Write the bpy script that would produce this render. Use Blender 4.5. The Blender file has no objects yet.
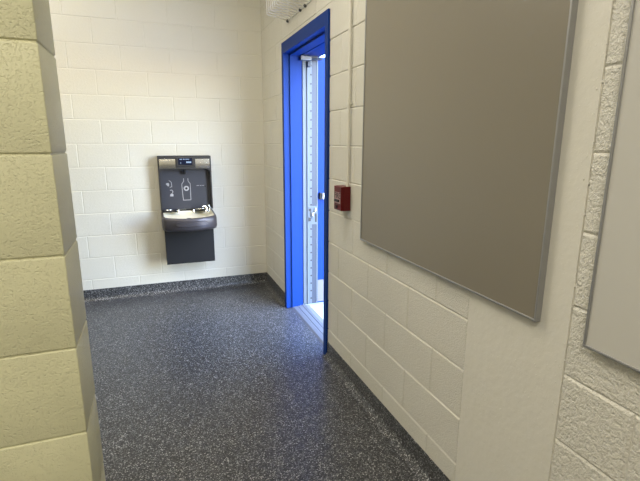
import bpy, bmesh, math, random
from mathutils import Matrix, Vector
random.seed(4)
S = bpy.context.scene
C = S.collection
PI = math.pi
K = 0.2032                      # one block course

# ------------------------------------------------------------------ helpers
def link(name, me, mats, parent=None, smooth=False):
    o = bpy.data.objects.new(name, me); C.objects.link(o)
    for m in (mats if isinstance(mats, (list, tuple)) else [mats]): me.materials.append(m)
    if smooth:
        for p in me.polygons: p.use_smooth = True
    if parent: o.parent = parent
    return o

def obj(name, bm, mats, parent=None, smooth=False, angle=None):
    bmesh.ops.recalc_face_normals(bm, faces=bm.faces)
    me = bpy.data.meshes.new(name); bm.to_mesh(me); bm.free()
    o = link(name, me, mats, None, smooth)
    if angle is not None:
        me.set_sharp_from_angle(angle=math.radians(angle))
    if parent:
        o.parent = parent
        o.matrix_parent_inverse = Matrix.Translation(-Vector(parent.location))
    return o

def thing(name, label, cat, loc, group=None):
    o = bpy.data.objects.new(name, None); C.objects.link(o)
    o.location = loc; o.empty_display_size = .05
    o['label'] = label; o['category'] = cat
    if group: o['group'] = group
    return o

def tag(o, label, cat, group=None):
    o['label'] = label; o['category'] = cat
    if group: o['group'] = group
    return o

def struct(o):
    o['kind'] = 'structure'; return o

def NB(): return bmesh.new()

def box(bm, a, b, bev=0.0, seg=2, mat=0):
    a, b = Vector(a), Vector(b)
    lo = Vector([min(a[i], b[i]) for i in range(3)]); hi = Vector([max(a[i], b[i]) for i in range(3)])
    vs = [bm.verts.new((x, y, z)) for x in (lo.x, hi.x) for y in (lo.y, hi.y) for z in (lo.z, hi.z)]
    idx = [(0,1,3,2),(4,6,7,5),(0,4,5,1),(2,3,7,6),(0,2,6,4),(1,5,7,3)]
    fs = [bm.faces.new([vs[i] for i in f]) for f in idx]
    for f in fs: f.material_index = mat
    if bev > 0:
        es = list({e for f in fs for e in f.edges})
        r = bmesh.ops.bevel(bm, geom=es, offset=bev, segments=seg, profile=.5, affect='EDGES')
        for f in r['faces']: f.material_index = mat

def tube(bm, pts, r, n=10, caps=True, closed=False):
    pts = [Vector(p) for p in pts]; rings = []
    N = len(pts); prev = None
    for i, p in enumerate(pts):
        if closed: t = (pts[(i+1) % N] - pts[i-1]).normalized()
        else: t = (pts[min(i+1, N-1)] - pts[max(i-1, 0)]).normalized()
        if prev is None:
            a = Vector((0,0,1)) if abs(t.z) < .9 else Vector((1,0,0))
            u = t.cross(a).normalized()
        else:
            u = (prev - t*prev.dot(t)).normalized()
        prev = u; v = t.cross(u)
        rr = r[i] if isinstance(r, (list, tuple)) else r
        rings.append([bm.verts.new(p + (u*math.cos(2*PI*k/n) + v*math.sin(2*PI*k/n))*rr) for k in range(n)])
    for i in range(N if closed else N-1):
        a, b = rings[i], rings[(i+1) % N]
        for k in range(n): bm.faces.new([a[k], a[(k+1) % n], b[(k+1) % n], b[k]])
    if caps and not closed:
        bm.faces.new(rings[0][::-1]); bm.faces.new(rings[-1])

def arcpts(c, r, a0, a1, n, ax='yz', off=0):
    out = []
    for i in range(n+1):
        a = a0 + (a1-a0)*i/n
        p, q = r*math.cos(a), r*math.sin(a)
        out.append({'xy': (c[0]+p, c[1]+q, c[2]), 'yz': (c[0], c[1]+p, c[2]+q), 'xz': (c[0]+p, c[1], c[2]+q)}[ax])
    return out

def prism(bm, poly, lo, hi, axis='y', mat=0):
    """poly 2-D outline; extruded along axis from lo to hi"""
    def P(p, t):
        return {'y': (p[0], t, p[1]), 'x': (t, p[0], p[1]), 'z': (p[0], p[1], t)}[axis]
    a = [bm.verts.new(P(p, lo)) for p in poly]; b = [bm.verts.new(P(p, hi)) for p in poly]
    n = len(poly); fs = [bm.faces.new(a), bm.faces.new(b[::-1])]
    for i in range(n): fs.append(bm.faces.new([a[i], b[i], b[(i+1) % n], a[(i+1) % n]]))
    for f in fs: f.material_index = mat
    return fs

def disc(bm, c, r, h, axis, n=20):
    """short cylinder from c, along axis vector scaled by h"""
    c = Vector(c); ax = Vector(axis).normalized()
    tube(bm, [c, c + ax*h], r, n)

def lathe(bm, c, prof, n=24, axis='z'):
    rings = []
    for r, h in prof:
        ring = []
        for k in range(n):
            a = 2*PI*k/n; p, q = max(r, 1e-4)*math.cos(a), max(r, 1e-4)*math.sin(a)
            d = {'z': (p, q, h), 'y': (p, h, q), 'x': (h, p, q)}[axis]
            ring.append(bm.verts.new((c[0]+d[0], c[1]+d[1], c[2]+d[2])))
        rings.append(ring)
    for a, b in zip(rings, rings[1:]):
        for k in range(n): bm.faces.new([a[k], a[(k+1) % n], b[(k+1) % n], b[k]])
    bm.faces.new(rings[0][::-1]); bm.faces.new(rings[-1])

# ------------------------------------------------------------------ materials
def mat(name, col, rough=.5, metal=0., spec=.5, bump=None, emit=None):
    m = bpy.data.materials.new(name); m.use_nodes = True
    b = m.node_tree.nodes['Principled BSDF']
    b.inputs['Base Color'].default_value = (*col, 1)
    b.inputs['Roughness'].default_value = rough
    b.inputs['Metallic'].default_value = metal
    b.inputs['Specular IOR Level'].default_value = spec
    if emit:
        b.inputs['Emission Color'].default_value = (*emit[:3], 1); b.inputs['Emission Strength'].default_value = emit[3]
    if bump: add_bump(m, *bump)
    return m

def add_bump(m, layers, dist=.002, strength=1.0):
    nt = m.node_tree; b = nt.nodes['Principled BSDF']
    tc = nt.nodes.new('ShaderNodeTexCoord'); acc = None
    for kind, scale, w, p0, p1 in layers:
        if kind == 'noise':
            t = nt.nodes.new('ShaderNodeTexNoise'); t.inputs['Scale'].default_value = scale
            t.inputs['Detail'].default_value = 4; out = t.outputs['Fac']
        else:
            t = nt.nodes.new('ShaderNodeTexVoronoi'); t.inputs['Scale'].default_value = scale; out = t.outputs['Distance']
        nt.links.new(tc.outputs['Object'], t.inputs['Vector'])
        mr = nt.nodes.new('ShaderNodeMapRange'); mr.interpolation_type = 'SMOOTHSTEP'
        mr.inputs['From Min'].default_value = p0; mr.inputs['From Max'].default_value = p1
        mr.inputs['To Min'].default_value = 0; mr.inputs['To Max'].default_value = w
        nt.links.new(out, mr.inputs['Value'])
        if acc is None: acc = mr.outputs['Result']
        else:
            ad = nt.nodes.new('ShaderNodeMath'); ad.operation = 'ADD'
            nt.links.new(acc, ad.inputs[0]); nt.links.new(mr.outputs['Result'], ad.inputs[1]); acc = ad.outputs[0]
    bp = nt.nodes.new('ShaderNodeBump'); bp.inputs['Distance'].default_value = dist; bp.inputs['Strength'].default_value = strength
    nt.links.new(acc, bp.inputs['Height']); nt.links.new(bp.outputs['Normal'], b.inputs['Normal'])

def mottle(m, col, amt=.05, scale=2.5):
    nt = m.node_tree; b = nt.nodes['Principled BSDF']
    tc = nt.nodes.new('ShaderNodeTexCoord'); n = nt.nodes.new('ShaderNodeTexNoise')
    n.inputs['Scale'].default_value = scale; n.inputs['Detail'].default_value = 5
    r = nt.nodes.new('ShaderNodeValToRGB')
    r.color_ramp.elements[0].position = .35; r.color_ramp.elements[1].position = .65
    r.color_ramp.elements[0].color = (*[c*(1-amt) for c in col], 1); r.color_ramp.elements[1].color = (*[min(1, c*(1+amt)) for c in col], 1)
    nt.links.new(tc.outputs['Object'], n.inputs['Vector']); nt.links.new(n.outputs['Fac'], r.inputs['Fac'])
    nt.links.new(r.outputs['Color'], b.inputs['Base Color'])

CREAM = (.70, .675, .585)
OLIVE = (.69, .67, .43)
M_block = mat('cream_block_paint', CREAM, .42, bump=([('noise', 55, .5, .3, .7), ('noise', 220, .5, .3, .7)], .0012, .7))
mottle(M_block, CREAM, .02, 1.4)
M_blockR = mat('cream_block_paint_satin', CREAM, .38, bump=([('noise', 60, .5, .3, .7), ('noise', 210, .7, .35, .6)], .0022, .9))
mottle(M_blockR, CREAM, .025, 2.2)
M_rough = mat('cream_rough_block_paint', CREAM, .38, bump=([('noise', 75, .9, .36, .56), ('noise', 190, .5, .4, .65)], .0024, .8))
M_smooth = mat('cream_smooth_plaster', CREAM, .42, bump=([('noise', 9, .7, .3, .7), ('noise', 40, .2, .4, .6), ('noise', 120, .35, .62, .75)], .0022, .55))
M_near = mat('olive_cream_pitted_block', OLIVE, .36, bump=([('noise', 300, 1.0, .32, .49), ('noise', 150, .8, .30, .44), ('noise', 700, .2, .35, .65)], .0014, .6))
mottle(M_near, OLIVE, .04, 5)
M_ceil = mat('white_ceiling', (.8, .78, .72), .8)
M_navy = mat('blue_door_paint', (.002, .030, .185), .5, spec=.15)
M_alu = mat('brushed_aluminium', (.58, .59, .60), .38, .85)
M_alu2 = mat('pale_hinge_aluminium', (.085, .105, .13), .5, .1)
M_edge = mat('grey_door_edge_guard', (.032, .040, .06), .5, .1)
M_thr = mat('dark_threshold_metal', (.15, .16, .18), .5, .1)  # base colour darkened so doorway daylight does not overexpose the metal
M_steel = mat('stainless_steel', (.72, .69, .62), .26, 1)
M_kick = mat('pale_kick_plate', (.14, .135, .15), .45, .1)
M_chrome = mat('chrome', (.82, .82, .82), .12, 1)
M_dark = mat('charcoal_plastic', (.034, .032, .031), .42)
M_alcove = mat('slate_alcove_plastic', (.044, .046, .058), .42)
M_cab = mat('dark_grey_vinyl_steel', (.014, .0145, .016), .55, 0, .3, bump=([('noise', 500, .5, .3, .7)], .0004, .4))
M_basin = mat('bronze_grey_basin_rim', (.066, .060, .066), .36, .3)
M_bowl = mat('bowl_cream_reflection', (.93, .88, .70), .3, .1)  # steel bowl; its bright cream reflection is put into the base colour
M_black = mat('black_rubber', (.008, .008, .009), .5)
M_icon = mat('pale_grey_print', (.40, .40, .41), .6)
M_screen = mat('navy_screen_glass', (.006, .010, .030), .15)
M_glow = mat('lit_screen_digits', (.1, .14, .2), .5, emit=(.45, .62, .9, .55))
M_board = mat('warm_grey_board', (.225, .201, .152), .34, spec=.5)
M_board2 = mat('grey_board_reflection', (.56, .545, .49), .34)  # brighter reflection on the second board put into a paler base colour
M_frame = mat('satin_board_frame', (.36, .36, .355), .38, .6)
M_red = mat('red_alarm_paint', (.10, .002, .004), .35, 0, .3)
M_mark = mat('black_alarm_print', (.012, .01, .012), .5)
M_white = mat('white_alarm_print', (.42, .27, .27), .5)
M_conduit = mat('cream_painted_conduit', CREAM, .4)
M_wire = mat('white_coated_wire', (.74, .73, .70), .35)
M_sign = mat('exit_sign_case', (.42, .36, .33), .5)
M_signred = mat('exit_sign_red', (.5, .03, .02), .4)
M_wash = mat('dark_steel_clip', (.10, .10, .10), .4, .6)
M_ground = mat('outside_concrete', (.52, .52, .53), .9, bump=([('noise', 80, .5, .3, .7)], .002, .5))

# speckled epoxy floor
def floor_mat():
    m = bpy.data.materials.new('speckled_epoxy_flake'); m.use_nodes = True
    nt = m.node_tree; b = nt.nodes['Principled BSDF']
    tc = nt.nodes.new('ShaderNodeTexCoord')
    nz = nt.nodes.new('ShaderNodeTexNoise'); nz.inputs['Scale'].default_value = 120; nz.inputs['Detail'].default_value = 2
    nt.links.new(tc.outputs['Object'], nz.inputs['Vector'])
    mix = nt.nodes.new('ShaderNodeVectorMath'); mix.operation = 'MULTIPLY_ADD'
    mix.inputs[1].default_value = (.006,)*3
    nt.links.new(nz.outputs['Color'], mix.inputs[0]); nt.links.new(tc.outputs['Object'], mix.inputs[2])
    v = nt.nodes.new('ShaderNodeTexVoronoi'); v.inputs['Scale'].default_value = 225
    nt.links.new(mix.outputs[0], v.inputs['Vector'])
    sep = nt.nodes.new('ShaderNodeSeparateColor'); nt.links.new(v.outputs['Color'], sep.inputs['Color'])
    r = nt.nodes.new('ShaderNodeValToRGB'); cr = r.color_ramp; cr.interpolation = 'CONSTANT'
    cr.elements[0].position = 0; cr.elements[0].color = (.015, .0153, .0165, 1)
    cr.elements[1].position = .36; cr.elements[1].color = (.038, .039, .042, 1)
    for p, c in ((.60, (.078, .080, .085, 1)), (.80, (.16, .163, .168, 1)), (.93, (.38, .38, .37, 1))):
        e = cr.elements.new(p); e.color = c
    nt.links.new(sep.outputs['Red'], r.inputs['Fac']); nt.links.new(r.outputs['Color'], b.inputs['Base Color'])
    b.inputs['Roughness'].default_value = .36
    b.inputs['Specular IOR Level'].default_value = .5
    bp = nt.nodes.new('ShaderNodeBump'); bp.inputs['Distance'].default_value = .0012; bp.inputs['Strength'].default_value = .6
    n2 = nt.nodes.new('ShaderNodeTexNoise'); n2.inputs['Scale'].default_value = 90; n2.inputs['Detail'].default_value = 3
    nt.links.new(tc.outputs['Object'], n2.inputs['Vector'])
    nt.links.new(n2.outputs['Fac'], bp.inputs['Height']); nt.links.new(bp.outputs['Normal'], b.inputs['Normal'])
    return m
M_floor = floor_mat()

# ------------------------------------------------------------------ block walls
def subtract(iv, cut):
    out = []
    for a, b in iv:
        if cut[1] <= a or cut[0] >= b: out.append((a, b)); continue
        if cut[0] > a: out.append((a, cut[0]))
        if cut[1] < b: out.append((cut[1], b))
    return out

def block_face(bm, P, u0, u1, zones, courses=16, hole=None, jit=0.0):
    """Fill a wall face u0..u1 with blocks whose edges slope into tooled joints.
    P(u, z, d) -> point, d = depth into the wall.  zones: (ua, ub, phase_even, phase_odd, dh, dv, bevel, material)"""
    for (ua, ub, pe, po, dh, dv, w, mi) in zones:
        for r in range(courses):
            z0, z1 = r*K, (r+1)*K
            zs = [(z0, z1, True, True)]
            if hole and hole[2] < z1 and hole[3] > z0 and hole[0] < ub and hole[1] > ua:
                zs = []
                if hole[2] > z0: zs.append((z0, hole[2], True, False))
                zs.append((max(z0, hole[2]), min(z1, hole[3]), max(z0, hole[2]) == z0, min(z1, hole[3]) == z1))
                if hole[3] < z1: zs.append((hole[3], z1, False, True))
            cuts = [ua]
            ph = pe if r % 2 == 0 else po
            if ph is not None:
                k = math.ceil((ua - ph)/(2*K) + 1e-6); x = ph + k*2*K
                while x < ub - .012:
                    if x > ua + .012: cuts.append(x)
                    x += 2*K
            cuts.append(ub)
            for i in range(len(cuts)-1):
                for (za, zb, jl, ju) in zs:
                    iv = [(cuts[i], cuts[i+1])]
                    if hole and zb > hole[2] + 1e-6 and za < hole[3] - 1e-6: iv = subtract(iv, hole[:2])
                    for a, b in iv:
                        gl = a > u0 + 1e-6 and (not hole or abs(a - hole[1]) > 1e-6 or not (za < hole[3]-1e-6))
                        gr = b < u1 - 1e-6 and (not hole or abs(b - hole[0]) > 1e-6 or not (za < hole[3]-1e-6))
                        gb = jl and za > 1e-6; gt = ju
                        if dh == 0: gb = gt = gl = gr = False      # the smooth strip has no courses
                        wa = w if gl else 0; wb = w if gr else 0; wd = w if gb else 0; wu = w if gt else 0
                        j = random.uniform(-jit, jit) if dh > 0 else 0
                        inner = [P(a+wa, za+wd, j), P(b-wb, za+wd, j), P(b-wb, zb-wu, j), P(a+wa, zb-wu, j)]
                        def D(hh, vv): return max(dh if hh else 0, dv if vv else 0)
                        outer = [P(a, za, D(gb, gl)), P(b, za, D(gb, gr)), P(b, zb, D(gt, gr)), P(a, zb, D(gt, gl))]
                        iv_ = [bm.verts.new(p) for p in inner]
                        f = bm.faces.new(iv_); f.material_index = mi
                        flags = [gb, gr, gt, gl]
                        # outer ring (flat joint bottoms along the whole edge)
                        ov = [bm.verts.new(p) for p in outer]
                        for q in range(4):
                            if flags[q]:
                                f = bm.faces.new([iv_[q], ov[q], ov[(q+1) % 4], iv_[(q+1) % 4]]); f.material_index = mi

# floor, ceiling
bm = NB(); box(bm, (-5, -7.5, -.1), (.15, .15, 0)); struct(obj('floor', bm, M_floor))
bm = NB(); box(bm, (-5, -7.5, 3.251), (.3, .3, 3.40)); struct(obj('ceiling', bm, M_ceil))

# back wall (y = 0)
bm = NB()
block_face(bm, lambda u, z, d: (u, d, z), -5, 0, [(-5, 0, -.012, -K-.012, .0025, .0014, .006, 0)], jit=.0006)
box(bm, (-5, .006, 0), (.14, .15, 3.251))
struct(obj('wall_back', bm, M_block))

# right wall (x = 0) with the doorway; the smooth strip is part of it
DY0, DY1, DZ = -1.74, -.745, 2.195        # hole in the wall (hidden under the frame)
E0 = -3.141
bm = NB()
PR = lambda u, z, d: (d, u, z)
block_face(bm, PR, -7.5, 0, [
    (E0, 0, E0 + K, E0, .0045, .0026, .006, 0),
    (-3.548, E0, None, None, 0, .0018, .004, 1),
    (-7.5, -3.548, -3.548, -3.548 - K, .0042, .0026, .007, 2)], hole=(DY0, DY1, 0, DZ), jit=.0008)
for a, b in (((.007, -7.5, 0), (.14, DY0, 3.251)), ((.007, DY1, 0), (.14, .006, 3.251)), ((.007, DY0, DZ), (.14, DY1, 3.251))):
    box(bm, a, b)
for y in (E0, -3.548):
    f = bm.faces.new([bm.verts.new(p) for p in ((0, y, 0), (.0075, y, 0), (.0075, y, 3.251), (0, y, 3.251))]); f.material_index = 1
# lumpy seam where the smooth strip meets the rough blocks, and crumbs of mortar beside it
for i in range(320):
    z = random.uniform(.05, 3.1); y = -3.548 + random.gauss(-.004, .011)
    r = random.uniform(.001, .0032)
    v = bmesh.ops.create_icosphere(bm, subdivisions=1, radius=r)['verts']
    sc = random.uniform(.35, .6)
    for q in v: q.co = Vector((q.co.x*sc + .0005, q.co.y + y, q.co.z*random.uniform(1.0, 1.8) + z))
    for f in {f for q in v for f in q.link_faces}: f.material_index = 2
struct(obj('wall_right', bm, [M_blockR, M_smooth, M_rough]))

# left partition: stacked courses with rounded arrises, joints recessed between them
LX, LY0, LY1 = -1.217, -3.375, -3.205
def partition():
    bm = NB(); g = .0018
    box(bm, (-5, LY0 + .003, 0), (LX - .003, LY1 - .003, 3.251))
    for r in range(16):
        z0, z1 = r*K + g, (r+1)*K - g
        x1 = LX + random.uniform(-.0006, .0006); first = True
        while x1 > -5:
            wd = 2*K if (not first or r % 2 == 0) else K
            x0 = max(-5, x1 - wd + (0 if first else 0))
            b2 = NB(); j = random.uniform(-.0004, .0004)
            box(b2, (x0 + (.003 if x0 > -5 else 0), LY0 + j, z0), (x1 - (0 if first else .003), LY1 + j, z1))
            bmesh.ops.bevel(b2, geom=b2.edges[:], offset=.003, segments=3, profile=.5, affect='EDGES')
            me = bpy.data.meshes.new('t'); b2.to_mesh(me); b2.free(); bm.from_mesh(me); bpy.data.meshes.remove(me)
            x1 = x0; first = False
    return obj('wall_left', bm, M_near, smooth=True, angle=50)
struct(partition())

# unseen enclosing walls of the room
bm = NB(); box(bm, (-5.15, -7.5, 0), (-5, .15, 3.251)); struct(obj('wall_side', bm, M_block))
bm = NB(); box(bm, (-5.15, -7.65, 0), (.14, -7.5, 3.251)); struct(obj('wall_front', bm, M_block))

# coved base, flake finish like the floor
def cove(pts_fn, l0, l1, name):
    prof = [(0, .110), (.004, .110), (.005, .106)]
    R = .045
    for i in range(7):
        a = PI/2*i/6
        prof.append((.005 + R*(1-math.cos(a)), R*(1-math.sin(a)) + .0008))
    prof += [(.005 + R, 0), (0, 0)]
    bm = NB()
    a = [bm.verts.new(pts_fn(l0, d, z)) for d, z in prof]; b = [bm.verts.new(pts_fn(l1, d, z)) for d, z in prof]
    n = len(prof); bm.faces.new(a); bm.faces.new(b[::-1])
    for i in range(n): bm.faces.new([a[i], b[i], b[(i+1) % n], a[(i+1) % n]])
    struct(obj(name, bm, M_floor, smooth=True, angle=40))
cove(lambda l, d, z: (l, -d, z), -5, -.0, 'baseboard_back')
cove(lambda l, d, z: (-d, l, z), -.736, -.0, 'baseboard_right')
cove(lambda l, d, z: (-d, l, z), -7.5, -1.751, 'baseboard_right')
cove(lambda l, d, z: (l, LY0 - d, z), -5, LX - .004, 'baseboard_left')
cove(lambda l, d, z: (LX - .004 + d, l, z), LY0, LY1, 'baseboard_left')
cove(lambda l, d, z: (l, LY1 + d, z), -5, LX - .004, 'baseboard_left')

# outside ground
bm = NB(); box(bm, (.15, -14, -.12), (16, 14, -.012)); struct(obj('ground', bm, M_ground))

bm = NB(); box(bm, (.1425, -1.753, 2.118), (.30, -.735, 2.149)); struct(obj('trim_2', bm, M_navy))
bm = NB(); box(bm, (.1425, -2.2, 2.15), (.30, -.3, 3.251)); struct(obj('trim_1', bm, M_ceil))

# ------------------------------------------------------------------ doorway: frame, threshold, open leaf
OY0, OY1 = -1.702, -.786     # clear opening
FT = 2.203; FO = 2.122       # outer / clear top of frame
X0, X1 = -.014, .142
def jamb(bm, y_out, y_in, s):
    # s = +1 when the opening lies towards -y of this jamb
    prof = [(X0, y_out), (X0, y_in), (X0+.05, y_in), (X0+.05, y_in - s*.014), (X1-.036, y_in - s*.014), (X1-.036, y_in), (X1, y_in), (X1, y_out)]
    prism(bm, prof, 0, FT, 'z')
door = struct(bpy.data.objects.new('door_1', None)); C.objects.link(door); door.location = (.06, (OY0+OY1)/2, 0)
bm = NB(); jamb(bm, -.735, OY1, 1); obj('jamb', bm, M_navy, door)
bm = NB(); jamb(bm, -1.753, OY0, -1); obj('jamb', bm, M_navy, door)
bm = NB()
prism(bm, [(X0, FT), (X0, FO), (X0+.05, FO), (X0+.05, FO-.014), (X1-.036, FO-.014), (X1-.036, FO), (X1, FO), (X1, FT)], 0, 1, 'y')
for v in bm.verts: v.co.y = OY1 if v.co.y > .5 else OY0
obj('door_head', bm, M_navy, door)
bm = NB()
prism(bm, [(.03, 0), (.045, .010), (.075, .013), (.078, .010), (.085, .010), (.088, .013), (.118, .013), (.121, .010), (.128, .010), (.131, .013), (.155, .013), (.20, .002), (.20, -.012), (.151, -.012), (.151, 0)], OY0 + .0, OY1 - .0, 'y')
obj('threshold', bm, M_thr, door)

# leaf, swung straight out on the far jamb; its inner face looks towards -y
LYF = -.790
leaf_x0, leaf_x1 = .150, 1.062
bm = NB(); box(bm, (leaf_x0, LYF, .016), (leaf_x1, LYF + .045, 2.112), .0015); obj('door_leaf', bm, M_navy, door)
bm = NB(); box(bm, (.143, LYF - .004, .016), (.176, LYF + .004, 2.112), .001)
tube(bm, [(.181, LYF - .006, .016), (.181, LYF - .006, 2.112)], .007, 12)
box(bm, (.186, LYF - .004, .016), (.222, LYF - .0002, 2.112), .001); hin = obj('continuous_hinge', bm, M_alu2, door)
for i in range(29):
    bm = NB(); z = .07 + i*.0705
    disc(bm, (.213, LYF - .0042, z), .0075, .0014, (0, -1, 0), 10); obj('screw', bm, M_black, hin)
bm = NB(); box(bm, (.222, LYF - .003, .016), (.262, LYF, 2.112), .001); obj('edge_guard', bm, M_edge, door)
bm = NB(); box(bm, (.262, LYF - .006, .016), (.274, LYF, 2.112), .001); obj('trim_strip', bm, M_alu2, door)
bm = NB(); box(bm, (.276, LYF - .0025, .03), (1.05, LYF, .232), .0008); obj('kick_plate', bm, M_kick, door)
# hinge power-transfer hardware at mid height
hw = NB(); box(hw, (.184, LYF - .013, .745), (.262, LYF - .004, .905), .002); tr = obj('transfer_plate', hw, M_alu2, door)
bm = NB(); box(bm, (.190, LYF - .017, .862), (.207, LYF - .011, .885), .001); box(bm, (.203, LYF - .018, .815), (.210, LYF - .011, .885), .001); obj('latch_cover', bm, M_black, tr)
bm = NB(); box(bm, (.188, LYF - .017, .775), (.208, LYF - .011, .807), .001); obj('latch_cover', bm, M_black, tr)
bm = NB(); tube(bm, [(.238, LYF - .022, .845), (.245, LYF - .024, .868), (.252, LYF - .022, .892)], .007, 10); tube(bm, [(.222, LYF - .018, .80), (.226, LYF - .020, .85)], .006, 10); obj('latch_lever', bm, M_chrome, tr, True)
bm = NB(); box(bm, (.247, LYF - .016, .765), (.262, LYF - .012, .84), .001); obj('latch_cover', bm, M_black, tr)
# exit bar
bar = NB(); box(bar, (.303, LYF - .050, .965), (1.02, LYF - .0, 1.015), .004); eb = obj('exit_bar', bar, M_alu, door)
bm = NB(); box(bm, (.285, LYF - .030, .960), (.303, LYF, 1.018), .003); obj('bar_end_cap', bm, M_black, eb)
# closer: head bracket, arms and body
bm = NB(); box(bm, (.118, -.835, FO-.046), (.205, -.795, FO-.016), .003); cl = obj('closer_bracket', bm, M_thr, door)
bm = NB(); tube(bm, [(.20, -.815, FO-.030), (.30, -.83, FO-.033)], .008, 8); tube(bm, [(.19, -.80, FO-.05), (.225, -.81, FO-.03)], .007, 8); obj('closer_arm', bm, M_edge, cl)
bm = NB(); box(bm, (.178, LYF - .03, 2.03), (.205, LYF, 2.07), .003); obj('closer_shoe', bm, M_edge, cl)

# ------------------------------------------------------------------ bottle filling fountain on the back wall
FX = -.763
ft = thing('drinking_fountain', 'dark grey wall mounted drinking fountain with bottle filler on far wall', 'drinking fountain', (FX, 0, .33))
hw_ = .2335
# filler shell: inverted U around a recessed alcove
xl, xr, zt, zb = FX - hw_, FX + hw_, 1.317, .822
def rrect_top(x0, x1, z0, z1, r, n=6):
    p = [(x0, z0)]
    p += [(x0 + r + r*math.cos(a), z1 - r + r*math.sin(a)) for a in [PI - PI/2*i/n for i in range(n+1)]]
    p += [(x1 - r + r*math.cos(a), z1 - r + r*math.sin(a)) for a in [PI/2 - PI/2*i/n for i in range(n+1)]]
    p += [(x1, z0)]
    return p
outer = rrect_top(xl, xr, zb, zt, .008, 3)
inner = rrect_top(xl + .016, xr - .012, zb, 1.196, .03)
bm = NB(); prism(bm, outer + inner[::-1], -.105, -.001, 'y')
bmesh.ops.bevel(bm, geom=[e for e in bm.edges if abs(e.verts[0].co.y + .105) < 1e-5 and abs(e.verts[1].co.y + .105) < 1e-5], offset=.004, segments=2, affect='EDGES')
sh = obj('filler_housing', bm, M_dark, ft)
bm = NB(); box(bm, (xl + .010, -.042, zb), (xr - .008, -.002, 1.20)); al = obj('alcove_panel', bm, M_alcove, ft)
# stainless bands either side of the bezel, screen in the bezel
for a, b in ((xl + .012, FX - .082), (FX + .092, xr - .014)):
    bm = NB()
    n = 8; zs = [1.205 + .083*i/n for i in range(n+1)]
    v = [[bm.verts.new((x, -.1065 - .005*math.sin(PI*i/n), z)) for i, z in enumerate(zs)] for x in (a, b)]
    for i in range(n): bm.faces.new([v[0][i], v[1][i], v[1][i+1], v[0][i+1]])
    w = [[bm.verts.new((x, -.104, z)) for z in (zs[0], zs[-1])] for x in (a, b)]
    for s in (0, 1): bm.faces.new(v[s] + [w[s][1], w[s][0]])
    bm.faces.new([v[0][0], v[1][0], w[1][0], w[0][0]]); bm.faces.new([v[0][n], v[1][n], w[1][1], w[0][1]])
    obj('steel_band', bm, M_steel, ft, True, 40)
bm = NB(); box(bm, (FX - .078, -.112, 1.222), (FX + .086, -.104, 1.304), .006); bz = obj('screen_bezel', bm, M_dark, ft)
bm = NB(); box(bm, (FX - .058, -.1135, 1.236), (FX + .066, -.111, 1.298), .002); sc_ = obj('screen', bm, M_screen, bz)
for x0, x1, z0, z1 in ((-.043, -.022, .046, .053), (-.014, .000, .046, .053), (.006, .040, .047, .052), (.012, .056, .016, .030), (-.038, -.033, .012, .022)):
    bm = NB(); box(bm, (FX + x0, -.1142, 1.236 + z0), (FX + x1, -.1134, 1.236 + z1)); obj('screen_text', bm, M_glow, sc_)
# nozzle
bm = NB(); lathe(bm, (FX - .005, -.072, 0), [(.011, 1.150), (.014, 1.155), (.016, 1.18), (.022, 1.197)], 16); obj('nozzle', bm, M_black, ft, True, 40)
bm = NB(); box(bm, (FX - .035, -.078, 1.178), (FX - .012, -.05, 1.197), .002); box(bm, (FX + .006, -.080, 1.165), (FX + .022, -.06, 1.196), .002); obj('nozzle_guard', bm, M_edge, ft)
# printed icons on the alcove panel (thin raised print)
AY = -.0428
def stroke(bm, pts, w, y=AY, closed=False):
    P = [Vector((p[0], 0, p[1])) for p in pts]; n = len(P)
    rng = range(n if closed else n-1)
    for i in rng:
        a, b = P[i], P[(i+1) % n]; d = (b-a).normalized(); q = Vector((-d.z, 0, d.x))*w/2; e = d*w*.35
        vs = [a-q-e, b-q+e, b+q+e, a+q-e]
        t = [bm.verts.new((v.x, y, v.z)) for v in vs]; u = [bm.verts.new((v.x, y + .0012, v.z)) for v in vs]
        bm.faces.new(t); bm.faces.new(u[::-1])
        for k in range(4): bm.faces.new([t[k], u[k], u[(k+1) % 4], t[(k+1) % 4]])
bx, bz0 = FX + .003, .902
bot = [(-.019, .205), (-.019, .182), (-.024, .172), (-.036, .158), (-.038, .145), (-.032, .004), (.036, .004), (.038, .145), (.037, .158), (.026, .172), (.020, .182), (.020, .205)]
bm = NB(); stroke(bm, [(bx + x, bz0 + z) for x, z in bot], .005); ic = obj('bottle_icon', bm, M_icon, al)
bm = NB(); lathe(bm, (bx + .001, AY - .0006, bz0 + .113), [(.024, 0), (.024, .002)], 20, 'y'); obj('sensor_ring', bm, M_icon, al)
bm = NB(); lathe(bm, (bx + .001, AY - .0016, bz0 + .113), [(.010, 0), (.012, .002)], 16, 'y'); obj('sensor', bm, M_black, al)
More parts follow.
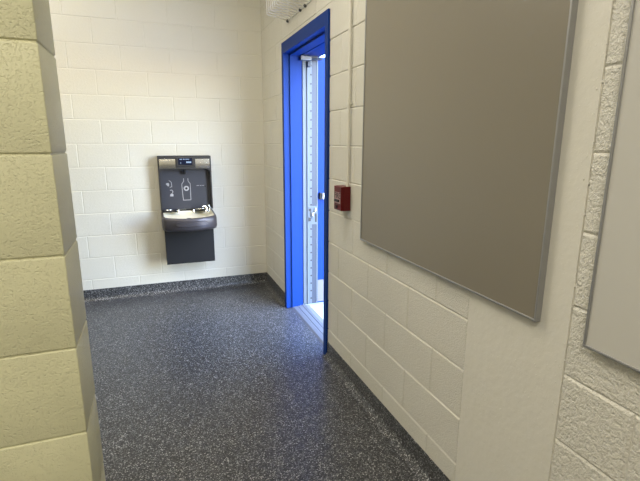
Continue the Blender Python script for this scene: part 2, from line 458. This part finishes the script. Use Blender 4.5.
# two small pictograms on the left
bm = NB()
cx, cz = FX - .152, 1.056
prism(bm, [(cx-.024, cz+.006), (cx-.010, cz+.014), (cx+.002, cz+.012), (cx+.006, cz-.006), (cx-.002, cz-.020), (cx-.012, cz-.010)], AY, AY + .0012, 'y')
stroke(bm, [(cx+.006, cz+.034), (cx+.016, cz+.030), (cx+.026, cz+.016), (cx+.028, cz-.022), (cx+.010, cz-.026)], .005)
obj('pictogram', bm, M_icon, al)
bm = NB()
cx, cz = FX - .130, .972
stroke(bm, [(cx-.010, cz+.030), (cx+.004, cz+.032), (cx+.012, cz+.020), (cx+.010, cz+.006)], .006)
prism(bm, [(cx-.016, cz-.026), (cx+.014, cz-.028), (cx+.016, cz-.008), (cx+.002, cz+.002), (cx-.012, cz-.008)], AY, AY + .0012, 'y')
obj('pictogram', bm, M_icon, al)
bm = NB()
for i in range(9):
    if i in (3, 6): continue
    box(bm, (FX + .098 + i*.0076, AY, 1.036), (FX + .098 + i*.0076 + .006, AY + .0012, 1.0415))
obj('print_line', bm, M_icon, al)
bm = NB(); lathe(bm, (FX + .176, AY - .0008, 1.031), [(.007, 0), (.007, .0018)], 14, 'y'); obj('reset_hole', bm, M_black, al)

# basin: bowed front, lofted rings
BD = .405; BH = .2375
def outline(sx, front, back, n=14, rc=.075, bow=.045):
    """plan outline of the basin, counter-clockwise from back left"""
    pts = []
    pts.append((-sx, back))
    yc = front + bow
    pts += [(-sx, back + (yc + rc - back)*t) for t in (.33, .66, 1)]
    for i in range(1, 7):
        a = PI + PI/2*i/6*.78
        pts.append((-sx + rc + rc*math.cos(a), yc + rc + rc*math.sin(a)))
    x0, y0 = pts[-1]
    for i in range(1, n):
        x = x0 + (-2*x0)*i/n
        t = x/x0
        pts.append((x, front + (y0 - front)*t*t))
    left = [p for p in pts[:10]]
    pts += [(-x, y) for x, y in reversed(left)]
    return pts
def basin():
    bm = NB(); rings = []
    for sx, fr, bk, z, sl in ((BH-.012, -BD+.030, -.004, .668, 0), (BH-.004, -BD+.012, -.004, .676, 0), (BH, -BD, -.004, .70, 0), (BH, -BD+.002, -.004, .762, .014),
                          (BH-.003, -BD+.007, -.004, .778, .022), (BH-.010, -BD+.015, -.008, .784, .026), (BH-.020, -BD+.026, -.05, .783, .026)):
        rings.append([bm.verts.new((FX+.002 + x, y, z + sl*(y + BD)/BD)) for x, y in outline(sx, fr, bk)])
    n = len(rings[0])
    for a, b in zip(rings, rings[1:]):
        for k in range(n): bm.faces.new([a[k], a[(k+1) % n], b[(k+1) % n], b[k]])
    bm.faces.new(rings[0][::-1])
    return bm
ba = obj('basin', basin(), M_basin, ft, True, 60)
bm = NB(); rings = []
for sx, fr, bk, z, sl in ((BH-.0202, -BD+.0262, -.051, .7825, .026), (BH-.030, -BD+.045, -.056, .772, .024), (BH-.060, -BD+.09, -.075, .764, .014), (.05, -.25, -.16, .758, 0), (.02, -.22, -.19, .757, 0)):
    rings.append([bm.verts.new((FX+.002 + x, y, z + sl*(y + BD)/BD)) for x, y in outline(sx, fr, bk, rc=min(.06, sx*.4), bow=.045*sx/BH)])
n = len(rings[0])
for a, b in zip(rings, rings[1:]):
    for k in range(n): bm.faces.new([a[k], a[(k+1) % n], b[(k+1) % n], b[k]])
bm.faces.new(rings[-1])
bo = obj('bowl', bm, M_bowl, ba, True, 60)
bm = NB(); lathe(bm, (FX, -.205, .7575), [(.024, 0), (.024, .002), (.02, .003)], 20); obj('drain', bm, M_chrome, bo, True, 40)
# raised side shelves at the back of the basin
for s, x0, x1 in ((-1, -.218, -.088), (1, .055, .20)):
    bm = NB(); box(bm, (FX + x0, -.10, .803), (FX + x1, -.036, .824), .005); lg = obj('side_shelf', bm, M_black, ba)
    bm = NB(); xa, xb = (x0 + .012, x1 - .04) if s < 0 else (x0 + .012, x1 - .02)
    tube(bm, [(FX + xa, -.096, .8255), (FX + (xa+xb)/2, -.102, .8265), (FX + xb, -.096, .8255)], .0045, 8); obj('shelf_highlight', bm, M_chrome, lg, True)  # chrome tube added as the silver highlight along the shelf
for x in (-.085, .05):
    bm = NB(); lathe(bm, (FX + x, -.13, 0), [(.012, .80), (.012, .824), (.008, .830)], 14); obj('rim_knob', bm, M_chrome, ba, True, 40)
# bubbler
bm = NB(); lathe(bm, (FX + .165, -.165, 0), [(.030, .792), (.030, .803), (.020, .812), (.014, .822), (.012, .842)], 18)
tube(bm, [(FX + .165, -.165, .835), (FX + .160, -.166, .856), (FX + .140, -.172, .862), (FX + .128, -.176, .850)], [.012, .012, .011, .009], 12)
bb = obj('bubbler', bm, M_chrome, ba, True, 40)
bm = NB(); tube(bm, [(FX + .192, -.160, .81), (FX + .196, -.160, .845), (FX + .190, -.164, .862), (FX + .176, -.168, .868)], [.009, .009, .008, .006], 10); obj('bubbler_guard', bm, M_chrome, bb, True)
# push bar following the bow of the front
bm = NB(); N = 18; px0, px1 = -.125, .150
lay = []
base = outline(BH, -BD, -.004)
def front_y(x):
    best = None
    for (xa, ya), (xb, yb) in zip(base, base[1:]):
        if min(xa, xb) <= x <= max(xa, xb) and abs(xb-xa) > 1e-6 and ya < -.2:
            best = ya + (yb-ya)*(x-xa)/(xb-xa)
    return best
for i in range(N+1):
    x = px0 + (px1-px0)*i/N
    e = min(1, min(i, N-i)/2.0); hz = .010 + .013*math.sqrt(e)
    y = front_y(x)
    lay.append([bm.verts.new((FX+.002 + x, y + dy, .738 + dz)) for dy, dz in ((.001, -hz), (-.010, -hz+.003), (-.010, hz-.003), (.001, hz))])
for a, b in zip(lay, lay[1:]):
    for k in range(4): bm.faces.new([a[k], b[k], b[(k+1) % 4], a[(k+1) % 4]])
bm.faces.new(lay[0]); bm.faces.new(lay[-1][::-1])
obj('push_bar', bm, M_basin, ba, True, 40)
# lower cabinet
bm = NB(); box(bm, (FX - .2165, -.20, .335), (FX + .2165, -.002, .672), .003); cb = obj('cabinet', bm, M_cab, ft)

# ------------------------------------------------------------------ boards on the right wall
def board(y0, y1, z0, z1, label, m):
    t = thing('whiteboard', label, 'board', (-.01, (y0+y1)/2, z0), 'blank grey boards on the right wall')
    d = .022; w = .007
    bm = NB(); box(bm, (-d + .004, y0 + w*.6, z0 + w*.6), (-.002, y1 - w*.6, z1 - w*.6)); obj('panel', bm, m, t)
    for a, b in (((y0, z0), (y1, z0 + w)), ((y0, z1 - w), (y1, z1)), ((y0, z0 + w), (y0 + w, z1 - w)), ((y1 - w, z0 + w), (y1, z1 - w))):
        bm = NB(); box(bm, (-d, a[0], a[1]), (-.001, b[0], b[1]), .0015); obj('frame_rail', bm, M_frame, t)
    return t
board(-3.456, -2.266, .934, 2.153, 'dull grey square board with thin metal frame, beside the red alarm box', M_board)
board(-4.830, -3.611, .930, 2.143, 'grey board, paler by reflection, cut off by the right edge of the photo', M_board2)

# ------------------------------------------------------------------ pull station and its conduit
AY0, AY1, AZ0, AZ1, AD = -2.090, -1.984, 1.062, 1.200, .060
at = thing('fire_alarm_pull_station', 'small red fire alarm box on the cream wall between blue door and board', 'fire alarm', (0, (AY0+AY1)/2, AZ0))
bm = NB(); box(bm, (-AD + .012, AY0, AZ0), (-.0006, AY1, AZ1), .003); obj('back_box', bm, M_red, at)
bm = NB(); box(bm, (-AD, AY0 + .001, AZ0 + .001), (-AD + .0125, AY1 - .001, AZ1 - .001), .003); fp = obj('front_plate', bm, M_red, at)
def text(body, size, mtx, m, parent, name):
    cu = bpy.data.curves.new(name, 'FONT'); cu.body = body; cu.size = size; cu.extrude = .0006; cu.align_x = 'CENTER'; cu.align_y = 'CENTER'
    o = bpy.data.objects.new(name, cu); C.objects.link(o)
    dg = bpy.context.evaluated_depsgraph_get()
    me = bpy.data.meshes.new_from_object(o.evaluated_get(dg)); bpy.data.objects.remove(o)
    me.transform(mtx)
    bm = NB(); bm.from_mesh(me); bpy.data.meshes.remove(me)
    return obj(name, bm, m, parent)
# letters face -x: text X axis -> -y, text Y axis -> z
Rm = Matrix(((0, 0, -1, 0), (-1, 0, 0, 0), (0, 1, 0, 0), (0, 0, 0, 1)))
ym = (AY0+AY1)/2
bm = NB(); box(bm, (-AD - .001, AY0 + .012, AZ0 + .040), (-AD + .002, AY1 - .012, AZ1 - .034), .0008); pl = obj('print_panel', bm, M_white, fp)
text('FIRE', .047, Matrix.Translation((-AD - .0016, ym, AZ0 + .084)) @ Rm, M_mark, pl, 'lettering')
bm = NB(); box(bm, (-AD - .010, AY0 + .022, AZ0 + .050), (-AD, AY1 - .022, AZ0 + .064), .003); obj('pull_handle', bm, M_mark, fp)
bm = NB(); box(bm, (-AD - .006, AY0 + .050, AZ0 + .012), (-AD, AY1 - .036, AZ0 + .030), .002); obj('lock', bm, M_mark, fp)

cy_, cxx = -2.072, -.014
bm = NB(); tube(bm, [(cxx, cy_, AZ1 - .002), (cxx, cy_, 3.2505)], .0085, 12)
cd = tag(obj('conduit', bm, M_conduit, None, True, 50), 'cream painted conduit running up the wall from the red alarm box', 'conduit')
for z in (1.655,):
    bm = NB(); tube(bm, [(cxx, cy_, z - .013), (cxx, cy_, z + .013)], .0115, 12); box(bm, (-.006, cy_ - .026, z - .009), (-.001, cy_ - .004, z + .009), .001); obj('strap', bm, M_conduit, cd, True, 40)

# ------------------------------------------------------------------ exit sign and wire guard above the door
gy0, gy1, gz0, gz1, gd = -1.600, -.895, 2.335, 2.68, .166
gt = thing('wire_guard', 'white wire cage fixed to the wall above the blue door frame', 'guard', (0, (gy0+gy1)/2, gz0))
bm = NB()
ny = 13
for i in range(ny + 1):
    y = gy0 + (gy1-gy0)*i/ny
    r = .008
    pts = [(-.0005, y, gz0)] + arcpts((-gd + r, y, gz0 + .026 + r), r, -PI/2, -PI, 4, 'xz') + arcpts((-gd + r, y, gz1 - r), r, PI, PI/2, 4, 'xz') + [(-.0005, y, gz1)]
    tube(bm, pts, .0030, 7)
obj('cage_bars', bm, M_wire, gt, True)
bm = NB()
for z in [gz0 + .06 + .075*i for i in range(4)]:
    tube(bm, [(-.003, gy1, z), (-gd + .006, gy1, z), (-gd + .0055, gy0, z), (-.003, gy0, z)], .0025, 6)
obj('cage_crossbars', bm, M_wire, gt)
bm = NB()
tube(bm, [(-.004, gy0, gz0), (-.004, gy1, gz0), (-.004, gy1, gz1), (-.004, gy0, gz1)], .0035, 7, closed=True)
obj('cage_rim', bm, M_wire, gt)
for y, z in ((gy1 + .0, gz0), (-1.205, gz0), (-1.312, gz0), (gy0, gz0), (gy1, gz1), (gy0, gz1)):
    bm = NB(); lathe(bm, (0, y, z - .004), [(.004, -.018), (.009, -.015), (.0115, -.011), (.0115, -.0015)], 14, 'x'); obj('clip', bm, M_wash, gt, True, 40)
sg = thing('exit_sign', 'boxed exit sign behind the wire guard above the door', 'exit sign', (0, -1.244, 2.44))
bm = NB(); box(bm, (-.075, -1.40, 2.440), (-.001, -1.09, 2.63), .004); obj('sign_case', bm, M_sign, sg)
text('EXIT', .13, Matrix.Translation((-.0755, -1.244, 2.535)) @ Rm, M_signred, sg, 'lettering')

# ------------------------------------------------------------------ light
def area(name, loc, sx, sy, power, col, rot=(0, 0, 0), portal=False):
    l = bpy.data.lights.new(name, 'AREA'); l.shape = 'RECTANGLE'; l.size = sx; l.size_y = sy; l.energy = power; l.color = col
    if portal: l.cycles.is_portal = True
    o = bpy.data.objects.new(name, l); C.objects.link(o); o.location = loc; o.rotation_euler = rot
    return o
WARM = (1.0, .94, .84)
area('ceiling_lamp', (-.85, -2.3, 3.245), .6, 1.2, 24, WARM)
area('ceiling_lamp', (-2.2, -1.3, 3.245), 1.2, .6, 44, (1, .91, .74))
area('ceiling_lamp', (-1.5, -5.2, 3.245), .6, 1.2, 62, WARM)
area('ceiling_lamp', (-3.6, -5.2, 3.245), .6, 1.2, 22, WARM)
area('door_portal', (.15, (OY0+OY1)/2, 1.05), 2.1, .92, 0, (1, 1, 1), (0, PI/2, 0), True)

w = bpy.data.worlds.new('sky'); S.world = w; w.use_nodes = True
nt = w.node_tree; bg = nt.nodes['Background']
sky = nt.nodes.new('ShaderNodeTexSky'); sky.sky_type = 'NISHITA'; sky.sun_disc = False
sky.sun_elevation = math.radians(38); sky.sun_rotation = math.radians(143); sky.air_density = 1.3; sky.dust_density = .6; sky.ozone_density = 1.5
mx = nt.nodes.new('ShaderNodeMix'); mx.data_type = 'RGBA'; mx.blend_type = 'MULTIPLY'; mx.inputs[0].default_value = 1
mx.inputs[7].default_value = (.80, .90, 1.12, 1)
nt.links.new(sky.outputs['Color'], mx.inputs[6]); nt.links.new(mx.outputs[2], bg.inputs['Color']); bg.inputs['Strength'].default_value = 2.5

# ------------------------------------------------------------------ camera
cam = bpy.data.cameras.new('camera'); co = bpy.data.objects.new('camera', cam); C.objects.link(co)
r = Vector((.93751828, -.34792119, .00321261)); u = Vector((.07292537, .20551827, .97593244)); f = Vector((.34020783, .91472022, -.21804942))
mw = Matrix((( r.x, u.x, -f.x, -1.03497), (r.y, u.y, -f.y, -4.37434), (r.z, u.z, -f.z, 1.44835), (0, 0, 0, 1)))
co.matrix_world = mw
cam.sensor_fit = 'HORIZONTAL'; cam.sensor_width = 36; cam.lens = 443.8034*36/640; cam.clip_start = .02
S.camera = co

S.view_settings.view_transform = 'Standard'; S.view_settings.look = 'None'
S.view_settings.gamma = 1; S.view_settings.use_curve_mapping = False
S.view_settings.exposure = -0.02
S.cycles.use_denoising = True
S.cycles.max_bounces = 10; S.cycles.diffuse_bounces = 6
